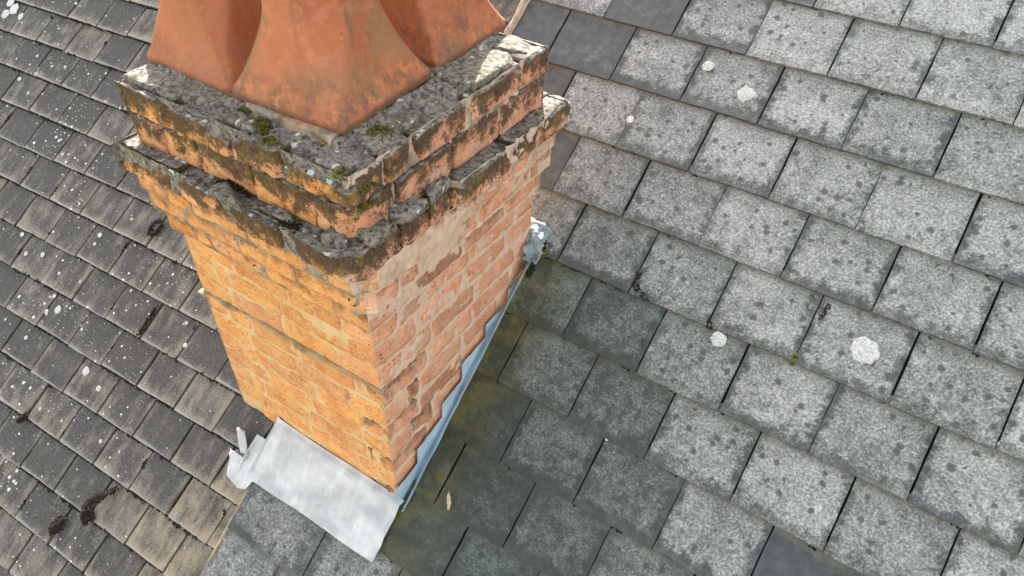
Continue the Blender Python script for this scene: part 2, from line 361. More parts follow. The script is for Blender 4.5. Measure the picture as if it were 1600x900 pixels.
def tile_mesh(name, w, top, bot, th, seed, mat, shear=(0, 0), nx=8, ny=7, curl=.0012, bev=.0022):
    """flat roof tile: local x across, y up the slope, exposed part centred on 0; its drip edge is at y=-bot"""
    r = np.random.RandomState(seed)
    us = np.r_[-w / 2, np.linspace(-w / 2 + bev, w / 2 - bev, nx - 1), w / 2]; vs = np.r_[-bot, np.linspace(-bot + bev, top, ny)]
    A, B = np.meshgrid(us, vs); P = np.c_[A.ravel(), B.ravel(), np.zeros(A.size)]
    z = curl * fbm(np.c_[P[:, 0] * 9, P[:, 1] * 9, np.full(len(P), seed * 3.7)], 3)
    P[:, 2] = z; nu = len(us); nv = len(vs)
    I = np.arange(len(P)).reshape(nv, nu)
    # ragged drip edge and sides
    P[I[0], 1] += r.uniform(-.0016, .0016, nu); P[I[:, 0], 0] += r.uniform(-.001, .001, nv); P[I[:, -1], 0] += r.uniform(-.001, .001, nv)
    P[I[0], 2] -= bev * .8; P[I[:, 0], 2] -= bev * .5; P[I[:, -1], 2] -= bev * .5
    # the head of the tile dips below the tile above it
    P[:, 2] -= (P[:, 1] + bot) / (2 * bot) * (th + .001)
    F = [tuple(q) for q in grid(nu - 1, nv - 1)]
    rim = list(I[0]) + list(I[1:, -1]) + list(I[-1, -2::-1]) + list(I[-2:0:-1, 0])
    lo = P[rim] - [0, 0, th]; base = len(P); n = len(rim)
    V = np.vstack([P, lo]); 
    for k in range(n): F.append((rim[k], base + k, base + (k + 1) % n, rim[(k + 1) % n]))
    F.append(tuple(base + k for k in range(n - 1, -1, -1)))
    V[:, :2] = np.c_[V[:, 0] + shear[0] * V[:, 1], V[:, 1] + shear[1] * V[:, 0]]
    m = mesh(name, V, F, mat, False)
    return m
RQ = Matrix(((1, 0, 0), (0, CP, -SP), (0, SP, CP))).to_quaternion()
def place_tile(me, name, parent, x, s, h, jr):
    o = link(name, me, parent, tuple(rp(x, s, h))); o.rotation_mode = 'QUATERNION'
    o.rotation_quaternion = RQ @ Matrix.Rotation(jr, 3, 'Z').to_quaternion()
    return o
def in_frame(x, s, m=90):
    u, v, d = pix(rp(x, s)); return d > 0 and -m < u < 1600 + m and -m < v < 900 + m
def hidden_by_stack(xa, xb, sa, sb):
    return xa > X0 + .02 and xb < X1 - .02 and sa * CP > Y0 + .02 and sb * CP < Y1 - .02

# right roof: large slates, half bond
dark_slates = {(7, 3.0): .02, (1, -3): .05, (1, -2): .20, (3, -2): .05, (0, -1.5): .15, (2, -2.5): .1}
slate_var = [tile_mesh('slate', TW - .0052, G / 2 + .03, G / 2, .0095, 100 + k, M_SLATE, (0, 0)) for k in range(7)]
stuff_r = []
def left_limit(s): return -.888 if s < 0 else -.800
for row in range(-9, 22):
    st = -(row - 5) * G; sm = st - G / 2
    off = 0 if row % 2 else .5
    for k in range(-4, 17):
        xa = (k + off) * TW; xb = xa + TW
        if row == 10 and abs(xb - (-.45)) < .01: xb = -.492; xa = -.9
        elif row == 10 and abs(xa - (-.45)) < .01: xa = -.492
        ll = left_limit(sm)
        if xb < ll + .04: continue
        cut = xa < ll or row == 10 and xa < -.2
        xa = max(xa, ll)
        if Y0 < sm * CP < Y1 and xb > -.24 and xa < -.252: xa = -.252; cut = True
        if hidden_by_stack(xa, xb, st - G, st) or (xb < -.235 and xa > X1 - .32 and Y0 < sm * CP < Y1): continue
        jx = rng.uniform(-.0025, .0025); js = rng.uniform(-.003, .003); jr = rng.uniform(-.006, .006)
        xm = (xa + xb) / 2; hh = 0 if xm > -.4 or sm > -.9 else .004
        if not in_frame(xm, sm, 140):
            stuff_r.append((xm, sm, hh)); continue
        if cut: me = tile_mesh('slate', xb - xa - .0052, G / 2 + .03, G / 2, .0095, 300 + row * 20 + k, M_SLATE)
        else: me = slate_var[rng.randrange(7)]
        o = place_tile(me, 'slate', roof_r, xm + jx, sm + js, hh + rng.uniform(-.001, .0012), jr)
        cov_glare = .57 + rng.uniform(-.09, .09) + .07 * min(1.5, max(-1, (xm - .15))) + .055 * sm  # lichen thickens rightward and upslope, painting part of the upper-right glare
        # the strip that stays wet beside the stack carries less lichen
        near = float(sstep(.72, .02, np.array(xm - .30 * max(0, -sm - .25)))) * float(sstep(.30, -.10, np.array(sm))) * rng.uniform(.75, 1.1)
        cov_glare -= .13 * near
        alg = 1.0 * float(sstep(.18, -.12, np.array(sm))) * (1 if xm < .35 else .35)
        if sm < -1.1: alg *= .75
        wet = .9 * near
        key = (row, k + off)
        if key in dark_slates: cov_glare = dark_slates[key]
        if xm < -.3 and sm < -1: cov_glare = .52; alg = 0; wet = .1
        o.color = (cov_glare, alg, wet, 1)
def join_tiles(name, me_list, spots, parent, col):
    parts = []
    for i, (x, s, h) in enumerate(spots):
        me = me_list[i % len(me_list)]
        v = np.array([q.co for q in me.vertices]) @ ROOFM.T + rp(x, s, h); parts.append((v, [tuple(p.vertices) for p in me.polygons]))
    V, F = join(parts); o = link(name, mesh(name, V, F, me_list[0].materials[0], False), parent); o['kind'] = 'stuff'; o.color = col
    return o
join_tiles('outer_slates', slate_var[:3], stuff_r, roof_r, (.52, 0, 0, 1))

# left roof: small tiles, slightly skewed courses
def lx(k): return -.943 - .239 * k - .00097 * k * k
LG = .190
plain_var = [tile_mesh('tile', .243, LG / 2 + .03, LG / 2, .0125, 500 + k, M_PLAIN, (.05, .045), curl=.0022, bev=.003) for k in range(8)]
stuff_l = []
for row in range(-16, 24):
    off = 0 if row % 2 else .5
    for k in range(-1, 26):
        xr = lx(k + off); xl = lx(k + off + 1)
        xr = min(xr, -.876 if row > 4 else -.834)
        if xl > xr - .03: continue
        xm = (xl + xr) / 2; sm = .25 - LG * row - LG / 2 + .045 * (xm + 2)
        if hidden_by_stack(xl, xr, sm - LG / 2, sm + LG / 2): continue
        if sm > RIDGE - .1 or sm < EAVE + .1: continue
        if not in_frame(xm, sm, 55): stuff_l.append((xm, sm, -.012)); continue
        wfull = xr - xl
        if abs(wfull - .245) < .012: me = plain_var[rng.randrange(8)]
        else: me = tile_mesh('tile', wfull - .011, LG / 2 + .03, LG / 2, .0125, 700 + row * 30 + k, M_PLAIN, (.05, .045), curl=.0022, bev=.003)
        o = place_tile(me, 'tile', roof_l, xm + rng.uniform(-.003, .003), sm + rng.uniform(-.004, .004), -.012 + rng.uniform(-.0015, .002), rng.uniform(-.012, .012))
        if me in plain_var: o.scale.x = (wfull - .011) / .243
        br = .53 + rng.uniform(-.19, .19); tan = rng.uniform(0, .12); li = rng.choice((.15, .35, .6, .9))
        t = float(sstep(-1.7, -.95, np.array(xm))) * float(sstep(-.9, -1.5, np.array(sm)))
        br += .30 * t; tan += .30 * t * rng.uniform(.3, 1); li *= 1 - .8 * t
        if t > .6 and rng.random() < .6: tan = .38; br = .78
        lic = float(sstep(-1.2, -2.1, np.array(xm)))
        o.color = (br, min(1, tan), li * (.25 + .75 * lic), 1)
join_tiles('outer_tiles', plain_var[:4], stuff_l, roof_l, (.45, .05, .9, 1))

# cement fillet between the two roofs above the stack
def strip(name, pts_l, pts_r, h, th, mat, parent, seed, nx=5, ny=60, amp=.004):
    a = np.array(pts_l, float); b = np.array(pts_r, float); ts = np.linspace(0, 1, ny + 1)
    L = np.c_[np.interp(ts, np.linspace(0, 1, len(a)), a[:, 0]), np.interp(ts, np.linspace(0, 1, len(a)), a[:, 1])]
    Rr = np.c_[np.interp(ts, np.linspace(0, 1, len(b)), b[:, 0]), np.interp(ts, np.linspace(0, 1, len(b)), b[:, 1])]
    V = []
    for j in range(ny + 1):
        for i in range(nx + 1):
            f = i / nx; q = L[j] * (1 - f) + Rr[j] * f
            V.append(np.r_[q, h - th * (1 if i in (0, nx) else 0)])
    V = np.array(V); n = fbm(np.c_[V[:, :2] * 25, np.full(len(V), seed)], 4)
    V[:, 2] += amp * n; V[:, 0] += .006 * fbm(np.c_[V[:, 1] * 30, V[:, 1] * 7, np.full(len(V), seed + 5.)], 3)
    Wd = np.array([rp(*q) for q in V]); return link(name, mesh(name, Wd, grid(nx, ny), mat), parent)
strip('cement_fillet', [(-.842, .08), (-.835, RIDGE)], [(-.795, .08), (-.795, RIDGE)], .004, .03, M_CEM, roof_l, 3.0, ny=150)
strip('cement_fillet', [(-.905, -2.6), (-.902, -1.31)], [(-.884, -2.6), (-.884, -1.31)], -.008, .02, M_CEM, roof_l, 9.0, ny=80)

# ------------------------------------------------------------------ chimney stack
stack = tag(link('chimney_stack', None), 'weathered orange brick chimney stack with mossy oversailing courses and lead flashing', 'chimney')
BODYZ = [.265, .170, .078, -.018, -.112, -.205, -.297, -.390, -.485, -.580, -.675, -.770, -.865, -.96]
TIERS = []      # z0, z1, d, kind
for k in range(len(BODYZ) - 1): TIERS.append((BODYZ[k + 1], BODYZ[k], 0.0, 'body'))
TIERS += [(.265, .355, .022, 'corb'), (.355, .432, .044, 'corb'), (.432, .508, .054, 'corb'), (.508, .603, .085, 'over'), (.603, .703, .022, 'neck'), (.703, .797, .028, 'top')]
def erode(P, kind):
    """weathered-away outer corner and chipped edges of the exposed courses (world points)"""
    P = P.copy()
    core = kind.endswith('_core'); kind = kind.replace('_core', '')
    emax = {'body': .5, 'corb': .045, 'over': .10, 'neck': -.004, 'top': .052}[kind] - (.035 if core else 0)
    n = fbm(P * 13, 3) * .022
    e = (P[:, 0] - X1) + (Y0 - P[:, 1]); k = np.clip(e - emax - n, 0, None) / 2
    ok = (P[:, 0] > X1 - .25) & (P[:, 1] < Y0 + .25); k = np.where(ok, k, 0)
    P[:, 0] -= k; P[:, 1] += k
    if kind == 'over':
        lim = X1 + .052 - (.02 if core else 0) + .02 * fbm(P * 11 + 3, 3); m = (P[:, 1] < -.485) & (P[:, 1] > Y0 - .05)
        P[:, 0] = np.where(m, np.minimum(P[:, 0], lim), P[:, 0])
    return P
def split(L, first):
    pts = [0.0]; p = first
    while p < L - .07: pts.append(p); p += .2415 + rng.uniform(-.012, .012)
    pts.append(L); return pts
SPALL = []
seed = 0
def add_brick(lo, hi, kind, face):
    global seed
    seed += 1
    c = (lo + hi) / 2; h = (hi - lo) / 2
    vis = face in 'fr'
    res = {'body': .013, 'corb': .012, 'over': .0075, 'neck': .008, 'top': .0075}[kind] if vis else .028
    p = {'body': (.006, .0055, 30, .007), 'corb': (.005, .006, 30, .008), 'over': (.005, .008, 34, .010), 'neck': (.005, .007, 34, .010), 'top': (.005, .008, 34, .010)}[kind]
    sp = kind == 'body' and face == 'r' and ((c[2] < -.10 and c[1] < -.55 and c[2] > -.55) or rng.random() < .06)
    if sp: p = (.008, .014, 26, .022); SPALL.append((lo[1], hi[1], lo[2], hi[2])); hi = hi - np.array([.004, 0, 0]); c = (lo + hi) / 2; h = (hi - lo) / 2; res = .008
    V, F = rough_box(h[0], h[1], h[2], res, p[0], p[1], p[2], seed * 1.37, p[3])
    if vis:
        out = {'f': [(0, -1, 0), (0, 0, 1), (-1, 0, 0), (1, 0, 0)], 'r': [(1, 0, 0), (0, 0, 1), (0, -1, 0), (0, 1, 0)]}[face]
        nfr, dfr = {'body': (2, .009), 'corb': (3, .012), 'over': (4, .030), 'neck': (3, .016), 'top': (4, .024)}[kind]
        V = fracture(V, nfr, dfr, out, rng)
    a = {'body': .006, 'corb': .016, 'over': .022, 'neck': .016, 'top': .022}[kind]
    R = (Matrix.Rotation(rng.uniform(-a, a), 3, 'X') @ Matrix.Rotation(rng.uniform(-a, a), 3, 'Y') @ Matrix.Rotation(rng.uniform(-a, a), 3, 'Z'))
    V = V @ np.array(R).T + c
    V = erode(V, kind) - c
    o = link('brick', mesh('brick', V, F, M_BRICK), stack, tuple(c))
    soot = {'body': 0.0, 'corb': .30, 'over': .92, 'neck': .55, 'top': .80}[kind]
    br = .5 + rng.uniform(-.09, .09); red = rng.choice((0, 0, .1, .3, .6)) if face != 'r' else rng.uniform(.2, .9)
    if kind == 'body':
        soot = .30 if sp else .04
        if face == 'r' and rng.random() < .38: br -= rng.uniform(.08, .26)
    if kind in ('over', 'neck', 'top') and c[0] > -.75 and face == 'f': soot = min(1, soot + .15)
    if face == 'r' and kind == 'corb' and abs(c[2] - .31) < .05 and -.75 < c[1] < -.45: br -= .42; red = 1; soot = .05
    o.color = (br, soot, red, 1)
    return o
JT = .011
for ti, (z0, z1, d, kind) in enumerate(TIERS):
    xa, xb, ya, yb = X0 - d, X1 + d, Y0 - d, Y1 + d
    dep = .115 if kind == 'body' else .135
    for face in 'frbl':
        if face in 'bl' and z1 < -.45: continue
        face_j = face == 'f'; j = (.010 if face_j else JT) if kind in ('body', 'corb') else .012
        L = xb - xa if face in 'fb' else yb - ya
        full = (ti % 2 == 0) == (face in 'fb')
        s0, s1 = (0, L) if full else (dep, L - dep)
        first = (.235, .20, .17)[ti % 3] if full else (.12, .07, .15)[ti % 3]
        pts = [s0 + q for q in split(s1 - s0, first)]
        if kind == 'top' and face == 'f': pts = [0, .30 - .06, .47, .66, L]
        if kind == 'over' and face == 'f': pts = [0, .285, .50, .72, L]
        if kind == 'over' and face == 'r': pts = [dep, .20, .31, .415, .70, L]
        for a, b in zip(pts[:-1], pts[1:]):
            a2 = a + (j / 2 if a > 0 else 0); b2 = b - (j / 2 if b < L else 0)
            if b2 - a2 < .03: continue
            jj = 0 if kind == 'body' else rng.uniform(-.005, .004) if kind == 'corb' else rng.uniform(-.007, .006)
            zz0, zz1 = z0 + (j * .45 if kind in ('body', 'corb') else -.010 if kind == 'neck' else .003), z1 - (j * .45 if kind in ('body', 'corb') else .004) - (rng.uniform(0, .010) if kind in ('over', 'top') else 0)
            if face == 'f': lo, hi = (xa + a2, ya - jj, zz0), (xa + b2, ya + dep, zz1)
            elif face == 'b': lo, hi = (xa + a2, yb - dep, zz0), (xa + b2, yb, zz1)
            elif face == 'r': lo, hi = (xb - dep, ya + a2, zz0), (xb + jj, ya + b2, zz1)
            else: lo, hi = (xa, ya + a2, zz0), (xa + dep, ya + b2, zz1)
            add_brick(np.array(lo), np.array(hi), kind, face)

# mortar: a core that fills the joints and is smeared over the bricks in places
def mortar_face(face, z0, z1, d, res, base, amp, smear, kind):
    xa, xb, ya, yb = X0 - d, X1 + d, Y0 - d, Y1 + d
    L = xb - xa if face in 'fb' else yb - ya
    nu, nv = max(2, int(L / res)), max(2, int((z1 - z0) / res))
    U, Wz = np.meshgrid(np.linspace(0, L, nu + 1), np.linspace(z0, z1, nv + 1)); U = U.ravel(); Wz = Wz.ravel()
    if face == 'f': P = np.c_[xa + U, np.full(U.size, ya), Wz]; n = np.array([0, -1, 0])
    if face == 'r': P = np.c_[np.full(U.size, xb), ya + U, Wz]; n = np.array([1, 0, 0])
    if face == 'b': P = np.c_[xb - U, np.full(U.size, yb), Wz]; n = np.array([0, 1, 0])
    if face == 'l': P = np.c_[np.full(U.size, xa), yb - U, Wz]; n = np.array([-1, 0, 0])
    disp = base + amp * fbm(P * 55, 4, .6)
    if smear:
        big = fbm(P * np.array([6, 4.2, 10.]) + 4.1, 3)
        disp = disp + smear * sstep(.02, .5, big + .25 * fbm(P * 60, 2))
        if face == 'r': disp = disp + .003 * sstep(.10, .26, Wz) * sstep(-.25, .3, fbm(P * 14 + 9, 3))
    if face == 'r' and kind == 'body':
        for (a, b, e, g_) in SPALL:
            dd = np.minimum(np.minimum(P[:, 1] - a, b - P[:, 1]), np.minimum(Wz - e, g_ - Wz)) + .012 * fbm(P * 40, 2); disp = disp - .016 * sstep(-.002, .008, dd)
    edge = np.minimum(U, L - U); disp = np.where(edge < .006, np.minimum(disp, -.003), disp)
    P = P + n * disp[:, None]
    return erode(P, kind), grid(nu, nv)
parts = []
parts.append(mortar_face('f', -.99, .266, 0, .0048, -.0034, .0044, .0008, 'body'))
parts.append(mortar_face('r', -.99, .266, 0, .0048, -.0032, .0044, .0042, 'body'))
for f in 'bl': parts.append(mortar_face(f, -.99, .266, 0, .02, -.004, .003, 0, 'body'))
link('mortar', mesh('mortar', *join(parts), M_MORT), stack)
parts = []; crust = []; cheek = []
for (z0, z1, d, kind) in TIERS:
    if kind == 'body': continue
    for f in 'frbl':
        (cheek if f == 'r' and kind == 'corb' else parts if f == 'r' or kind == 'corb' else crust).append(mortar_face(f, z0 - .004, z1 - (.004 if kind in ('top', 'over') else 0), d, .008 if f in 'fr' else .02, -.006 if kind == 'corb' else -.018, .006, (.008 if kind == 'corb' else .016) if f == 'r' else .003, kind if kind == 'corb' else kind + '_core'))
    zt = z1 - .022; dd = d - .03
    x = np.linspace(X0 - dd, X1 + dd, 70); y = np.linspace(Y0 - dd, Y1 + dd, 70); A, B = np.meshgrid(x, y)
    P = np.c_[A.ravel(), B.ravel(), np.full(A.size, zt)]; P[:, 2] += .006 * fbm(P * 40, 4) - .004
    crust.append((erode(P, kind + '_core'), grid(69, 69)))
link('mortar', mesh('mortar', *join(parts), M_MORTD), stack)
link('mortar', mesh('mortar', *join(cheek), M_MORT), stack)
link('mortar', mesh('mortar', *join(crust), M_CRUST), stack)

# cement flaunching the pots are bedded in
POTS = [(-.582, -.562, .822, .197, 3.0), (-.968, -.560, .806, .190, -1.0), (-.612, -.122, .808, .190, 1.5), (-.985, -.125, .806, .190, 0)]
def flaunch():
    n = 150; x = np.linspace(X0 + .0, X1 - .0, n); y = np.linspace(Y0 + .0, Y1 - .0, n); A, B = np.meshgrid(x, y)
    P = np.c_[A.ravel(), B.ravel(), np.zeros(A.size)]
    dmin = np.full(len(P), 9.0)
    for (cx, cy, cz, hw, r) in POTS:
        dmin = np.minimum(dmin, np.maximum(np.abs(P[:, 0] - cx), np.abs(P[:, 1] - cy)) - hw)
    P[:, 2] = .786 + .030 * np.exp(-np.clip(dmin, 0, None) / .022) + .012 * fbm(P * 22, 4) - .05 * sstep(.03, .0, np.minimum(np.minimum(P[:, 0] - X0, X1 - P[:, 0]), np.minimum(P[:, 1] - Y0, Y1 - P[:, 1])))
    return mesh('flaunching', P, grid(n - 1, n - 1), M_CRUST)
link('flaunching', flaunch(), stack)
def slab(lo, hi, sd, mat=None, name='cement_slab', amp=.005, r=.004, chip=.025, rot=0, parent=stack):
    lo = np.array(lo); hi = np.array(hi); c = (lo + hi) / 2; h = (hi - lo) / 2
    V, F = rough_box(h[0], h[1], h[2], .0075, r, amp, 30, sd, 0)
    if chip: V = fracture(V, 6, chip, [(0, 0, 1), (1, 0, 0), (-1, 0, 0), (0, -1, 0), (0, 1, 0)], rng)
    if rot: V = V @ np.array(Matrix.Rotation(rot, 3, 'Z')).T
    o = link(name, mesh(name, V, F, mat or M_CRUST), parent, tuple(c)); return o
slab((-1.142, -.842, .782), (-.925, -.735, .806), 11.1, chip=.010)
slab((-.935, -.815, .780), (-.785, -.735, .805), 11.6, chip=.015)
slab((-.770, -.835, .755), (-.610, -.755, .806), 12.3, chip=.035)
slab((-.600, -.840, .745), (-.480, -.765, .798), 12.9, chip=.035)
slab((-.385, -.842, .762), (-.275, -.770, .800), 13.9, chip=.02)
slab((-.360, -.745, .775), (-.292, -.625, .806), 14.2, chip=.03)
slab((-.380, -.605, .775), (-.290, -.520, .808), 14.9, chip=.03)
slab((-.395, -.500, .778), (-.288, -.385, .810), 15.7, chip=.03)
slab((-.405, -.325, .775), (-.285, -.080, .806), 16.4, chip=.02)
slab((-.420, -.060, .765), (-.290, .050, .798), 17.8)
slab((-.72, -.775, .785), (-.40, -.700, .824), 18.5, M_CEM, chip=.015)            # bed of the front pot
# broken stones on the oversailing course
for i, (a, b) in enumerate([((-.345, -.905, .590), (-.272, -.842, .628)), ((-.300, -.845, .592), (-.222, -.745, .622)), ((-.300, -.735, .592), (-.214, -.625, .626)),
                            ((-.300, -.615, .590), (-.226, -.505, .620)), ((-.75, -.925, .588), (-.60, -.865, .616)), ((-.59, -.915, .588), (-.46, -.862, .612))]):
    slab(a, b, 21 + i * 1.9, name='loose_mortar', chip=.028, rot=rng.uniform(-.1, .1))
# projecting mortar ledge across the lower front
def ledge():
    n = 150; V = []; F = []
    for i in range(n + 1):
        f = i / n; x = X0 - .012 + (X1 - X0 + .016) * f
        q = float(fbm(np.array([[x * 9, 3.3, 0]]), 4)[0]); w = max(.0, .008 + .026 * q + (.014 if f < .05 else 0)); hh = .0065 + .014 * float(fbm(np.array([[x * 14, 8.3, 0]]), 3)[0]); zc = -.020 + .010 * float(fbm(np.array([[x * 5, 1.3, 0]]), 2)[0])
        for (yy, zz) in ((.02, hh), (-.002, hh), (-.7 * w, hh * .7), (-w, 0), (-.8 * w, -hh * .8), (-.001, -hh * 1.1), (.02, -hh)): V.append((x, Y0 + yy, zc + zz))
    for i in range(n):
        for k in range(7): F.append((i * 7 + k, i * 7 + (k + 1) % 7, (i + 1) * 7 + (k + 1) % 7, (i + 1) * 7 + k))
    F += [tuple(range(6, -1, -1)), tuple(n * 7 + k for k in range(7))]
    return mesh('mortar_ledge', V, F, M_LEDGE)
link('mortar_ledge', ledge(), stack)

# ------------------------------------------------------------------ lead flashings
def solid(V2, F, normal, th):
    """thicken an open sheet along a fixed normal"""
    V2 = np.asarray(V2); n = len(V2); V = np.vstack([V2, V2 - np.asarray(normal) * th]); FF = [tuple(f) for f in F] + [tuple(k + n for k in f[::-1]) for f in F]
    cnt = {}
    for f in F:
        for a, b in zip(f, tuple(f[1:]) + (f[0],)): cnt[(a, b)] = 1
    for (a, b) in cnt:
        if (b, a) not in cnt: FF.append((a, a + n, b + n, b)[::-1] if False else (b, a, a + n, b + n))
    return V, FF
# stepped flashing up the right cheek: saw-tooth top edge let into the joints
def roofz(y): return y * SP / CP
STEPS = [(-.866, -.715, -.535, -.520), (-.725, -.562, -.446, -.410), (-.572, -.420, -.346, -.320), (-.445, -.272, -.243, -.227), (-.290, -.120, -.163, -.166), (-.140, .050, -.102, -.104)]
def step_sheet():
    n = 230; ys = np.linspace(-.864, .050, n + 1); NV = 14; V = []
    for y in ys:
        zt = max(a + (b - a) * (y - ya) / (yb_ - ya) for (ya, yb_, a, b) in STEPS if ya <= y <= yb_ + 1e-9) + .004 * float(fbm(np.array([[y * 60, 1., 2.]]), 2)[0])
        zb = roofz(y) - .048; fl = .046 + .006 * float(fbm(np.array([[y * 11, 2.2, 0]]), 3)[0])
        for k in range(NV + 1):
            f = k / NV
            if f <= .6:
                q = f / .6; z = zt + (zb - zt) * q
                w = float(fbm(np.array([[y * 15, z * 15, 1.0]]), 3)[0]); x = X1 + .013 + .003 * q + .006 * w * (.3 + q) + (.003 if k == 0 else 0)
                V.append((max(x, X1 + .008), y, z))
            else:
                q = (f - .6) / .4; p0 = np.array([X1 + .016, y, zb]); p1 = rp(X1 + fl, y / CP, .007 + .003 * float(fbm(np.array([[y * 23, 7.2, 0]]), 3)[0])); pm = rp(X1 + .028, y / CP, -.012)
                V.append(tuple((1 - q) ** 2 * p0 + 2 * q * (1 - q) * pm + q * q * p1))
    F = [tuple(q) for q in grid(NV, n)]
    V, F = solid(V, F, (1, 0, .3), .0022)
    return mesh('step_flashing', V, F, M_LEADB)
link('step_flashing', step_sheet(), stack)
# apron at the foot of the front face
def apron():
    # top edge on the wall: (x, z); the sheet drapes over the slates down to s = foot
    tx = [-1.045, -1.00, -.935, -.905, -.880, -.780, -.684, -.531, -.405, -.312, -.262]; tz = [-.842, -.842, -.838, -.578, -.590, -.598, -.602, -.600, -.604, -.604, -.606]
    fx = [-1.045, -1.03, -1.01, -.935, -.895, -.88, -.60, -.40, -.276]; fs = [-1.262, -1.275, -1.335, -1.352, -1.338, -1.294, -1.284, -1.288, -1.286]
    nu, nv = 120, 34; V = []
    for j in range(nv + 1):
        for i in range(nu + 1):
            x = -1.045 + (.787) * i / nu; f = j / nv
            zt = float(np.interp(x, tx, tz)); sf = float(np.interp(x, fx, fs)); sw = Y0 / CP
            up = max(.002, zt - (roofz(Y0)))if zt > roofz(Y0) else .0
            xs = x + (.006 * fbm(np.array([[f * 6, x * 3, 2.0]]), 2)[0])
            w = .010 * float(fbm(np.array([[x * 8, f * 5, 5.0]]), 3)[0]) + .004 * float(fbm(np.array([[x * 26, f * 9, 5.0]]), 2)[0])
            if f < .3 and up > 0:
                q = f / .3; V.append((xs, Y0 - .004 - .022 * q * q - max(0, w) * .6 * q, zt * (1 - q) + (roofz(Y0) + .012) * q + .0))
            else:
                q = (f - (.3 if up > 0 else 0)) / (1 - (.3 if up > 0 else 0)); s0 = sw - .030 if up > 0 else (-1.235 if x < -.965 else -1.128)
                s = s0 * (1 - q) + sf * q; h = .006 + .010 * (1 - q) ** 3 + max(-.004, w) * .9 + .004
                if x < -.895: h -= .006
                V.append(tuple(rp(xs, s, h)))
    F = [tuple(q) for q in grid(nu, nv)]
    V, F = solid(V, [f[::-1] for f in F], (0, -.5, .8), .0024)
    return mesh('apron_flashing', V, F, M_LEAD)
link('apron_flashing', apron(), stack)
def crumple(name, ctrl, width, mat, sd, n=26, m=8, amp=.008, th=.002):
    """a strip of crumpled lead along a polyline of (point, sideways vector)"""
    P = np.array([c[0] for c in ctrl], float); D = np.array([c[1] for c in ctrl], float); t = np.linspace(0, 1, len(P)); V = []
    for j in range(n + 1):
        f = j / n; p = np.array([np.interp(f, t, P[:, k]) for k in range(3)]); d = np.array([np.interp(f, t, D[:, k]) for k in range(3)])
        for i in range(m + 1):
            q = p + d * (i / m - .5) * width; V.append(q)
    V = np.array(V); V += amp * np.c_[fbm(V * 38 + sd, 3), fbm(V * 38 + sd + 31, 3), fbm(V * 38 + sd + 67, 3)]
    F = [tuple(q) for q in grid(m, n)]; V, F = solid(V, F, (.3, -.6, .7), th)
    return link(name, mesh(name, V, F, mat), stack)
crumple('lead_upstand', [((-1.118, Y0 - .012, -.735), (1, 0, .1)), ((-1.098, Y0 - .035, -.795), (1, .1, 0)), (rp(-1.040, -1.150, .022), (1, .1, 0)), (rp(-.970, -1.225, .014), (1, .2, 0))], .040, M_LEAD, 3.0, amp=.008)
slab((-1.125, Y0 - .016, -.90), (-.90, Y0 + .02, -.725), 41.0, M_CEM, 'cement_patch', amp=.006, r=.006, chip=.012)
slab((-1.075, Y0 - .045, -.905), (-.93, Y0 + .0, -.835), 42.0, M_MORT, 'mortar_crumb', amp=.010, r=.012, chip=.03)
# crumpled lead saddle at the back corner
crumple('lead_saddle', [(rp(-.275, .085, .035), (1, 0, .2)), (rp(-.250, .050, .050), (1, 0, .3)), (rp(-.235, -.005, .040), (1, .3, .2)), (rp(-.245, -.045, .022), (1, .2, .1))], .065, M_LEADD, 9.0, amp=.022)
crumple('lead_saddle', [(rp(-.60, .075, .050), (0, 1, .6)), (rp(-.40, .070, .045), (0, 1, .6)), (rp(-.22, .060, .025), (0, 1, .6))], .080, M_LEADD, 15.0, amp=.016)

# ------------------------------------------------------------------ chimney pots
PROF = [(0, 1.0), (.012, 1.0), (.022, .985), (.035, .945), (.055, .885), (.08, .840), (.11, .795), (.145, .757), (.18, .731), (.22, .711), (.26, .699), (.30, .690), (.36, .680), (.46, .665), (.60, .650), (.74, .635)]
def section(a, cf, n=10):
    """square of half width a with its corners cut by cf*a, softened; CCW ring of points"""
    c = cf * a; pts = []
    base = [(a, -a + c), (a, a - c), (a - c, a), (-a + c, a), (-a, a - c), (-a, -a + c), (-a + c, -a), (a - c, -a)]
    for k in range(8):
        p = np.array(base[k]); q = np.array(base[(k + 1) % 8])
        for i in range(n): pts.append(p * (1 - i / n) + q * (i / n))
    P = np.array(pts)
    for _ in range(1): P = .5 * P + .25 * (np.roll(P, 1, 0) + np.roll(P, -1, 0))
    return P
def pot_mesh(hw, sd, lean=0.0):
    V = []; F = []; nr = 80; rows = []
    hs = np.unique(np.r_[np.linspace(0, .03, 5), np.linspace(.03, .3, 28), np.linspace(.3, .74, 14)])
    for h in hs:
        a = hw * np.interp(h, [q[0] for q in PROF], [q[1] for q in PROF]); cf = .07 + .48 * float(sstep(.015, .26, np.array(h)))
        s = section(a, cf) + np.array([lean * float(sstep(0, .13, np.array(h))), 0]); rows.append(np.c_[s, np.full(nr, h)])
    for th_, h in ((.80, .74), (.80, .60), (.78, .3), (.9, .1)):              # bore
        a = hw * np.interp(h, [q[0] for q in PROF], [q[1] for q in PROF]) * th_; s = section(a, .58) + np.array([lean * float(sstep(0, .13, np.array(h))), 0]); rows.append(np.c_[s, np.full(nr, h)])
    V = np.vstack(rows)
    n1 = len(hs) * nr; out = V[:n1]; rad = out.copy(); rad[:, 2] = 0; rad /= np.linalg.norm(rad, axis=1, keepdims=True)
    V[:n1] = out + rad * (.0022 * fbm(out * 9 + sd, 3) + .0008 * fbm(out * 60 + sd, 2))[:, None]
    for j in range(len(rows) - 1):
        for i in range(nr): F.append((j * nr + i, j * nr + (i + 1) % nr, (j + 1) * nr + (i + 1) % nr, (j + 1) * nr + i))
    m = mesh('chimney_pot', V, F, M_POT); return m
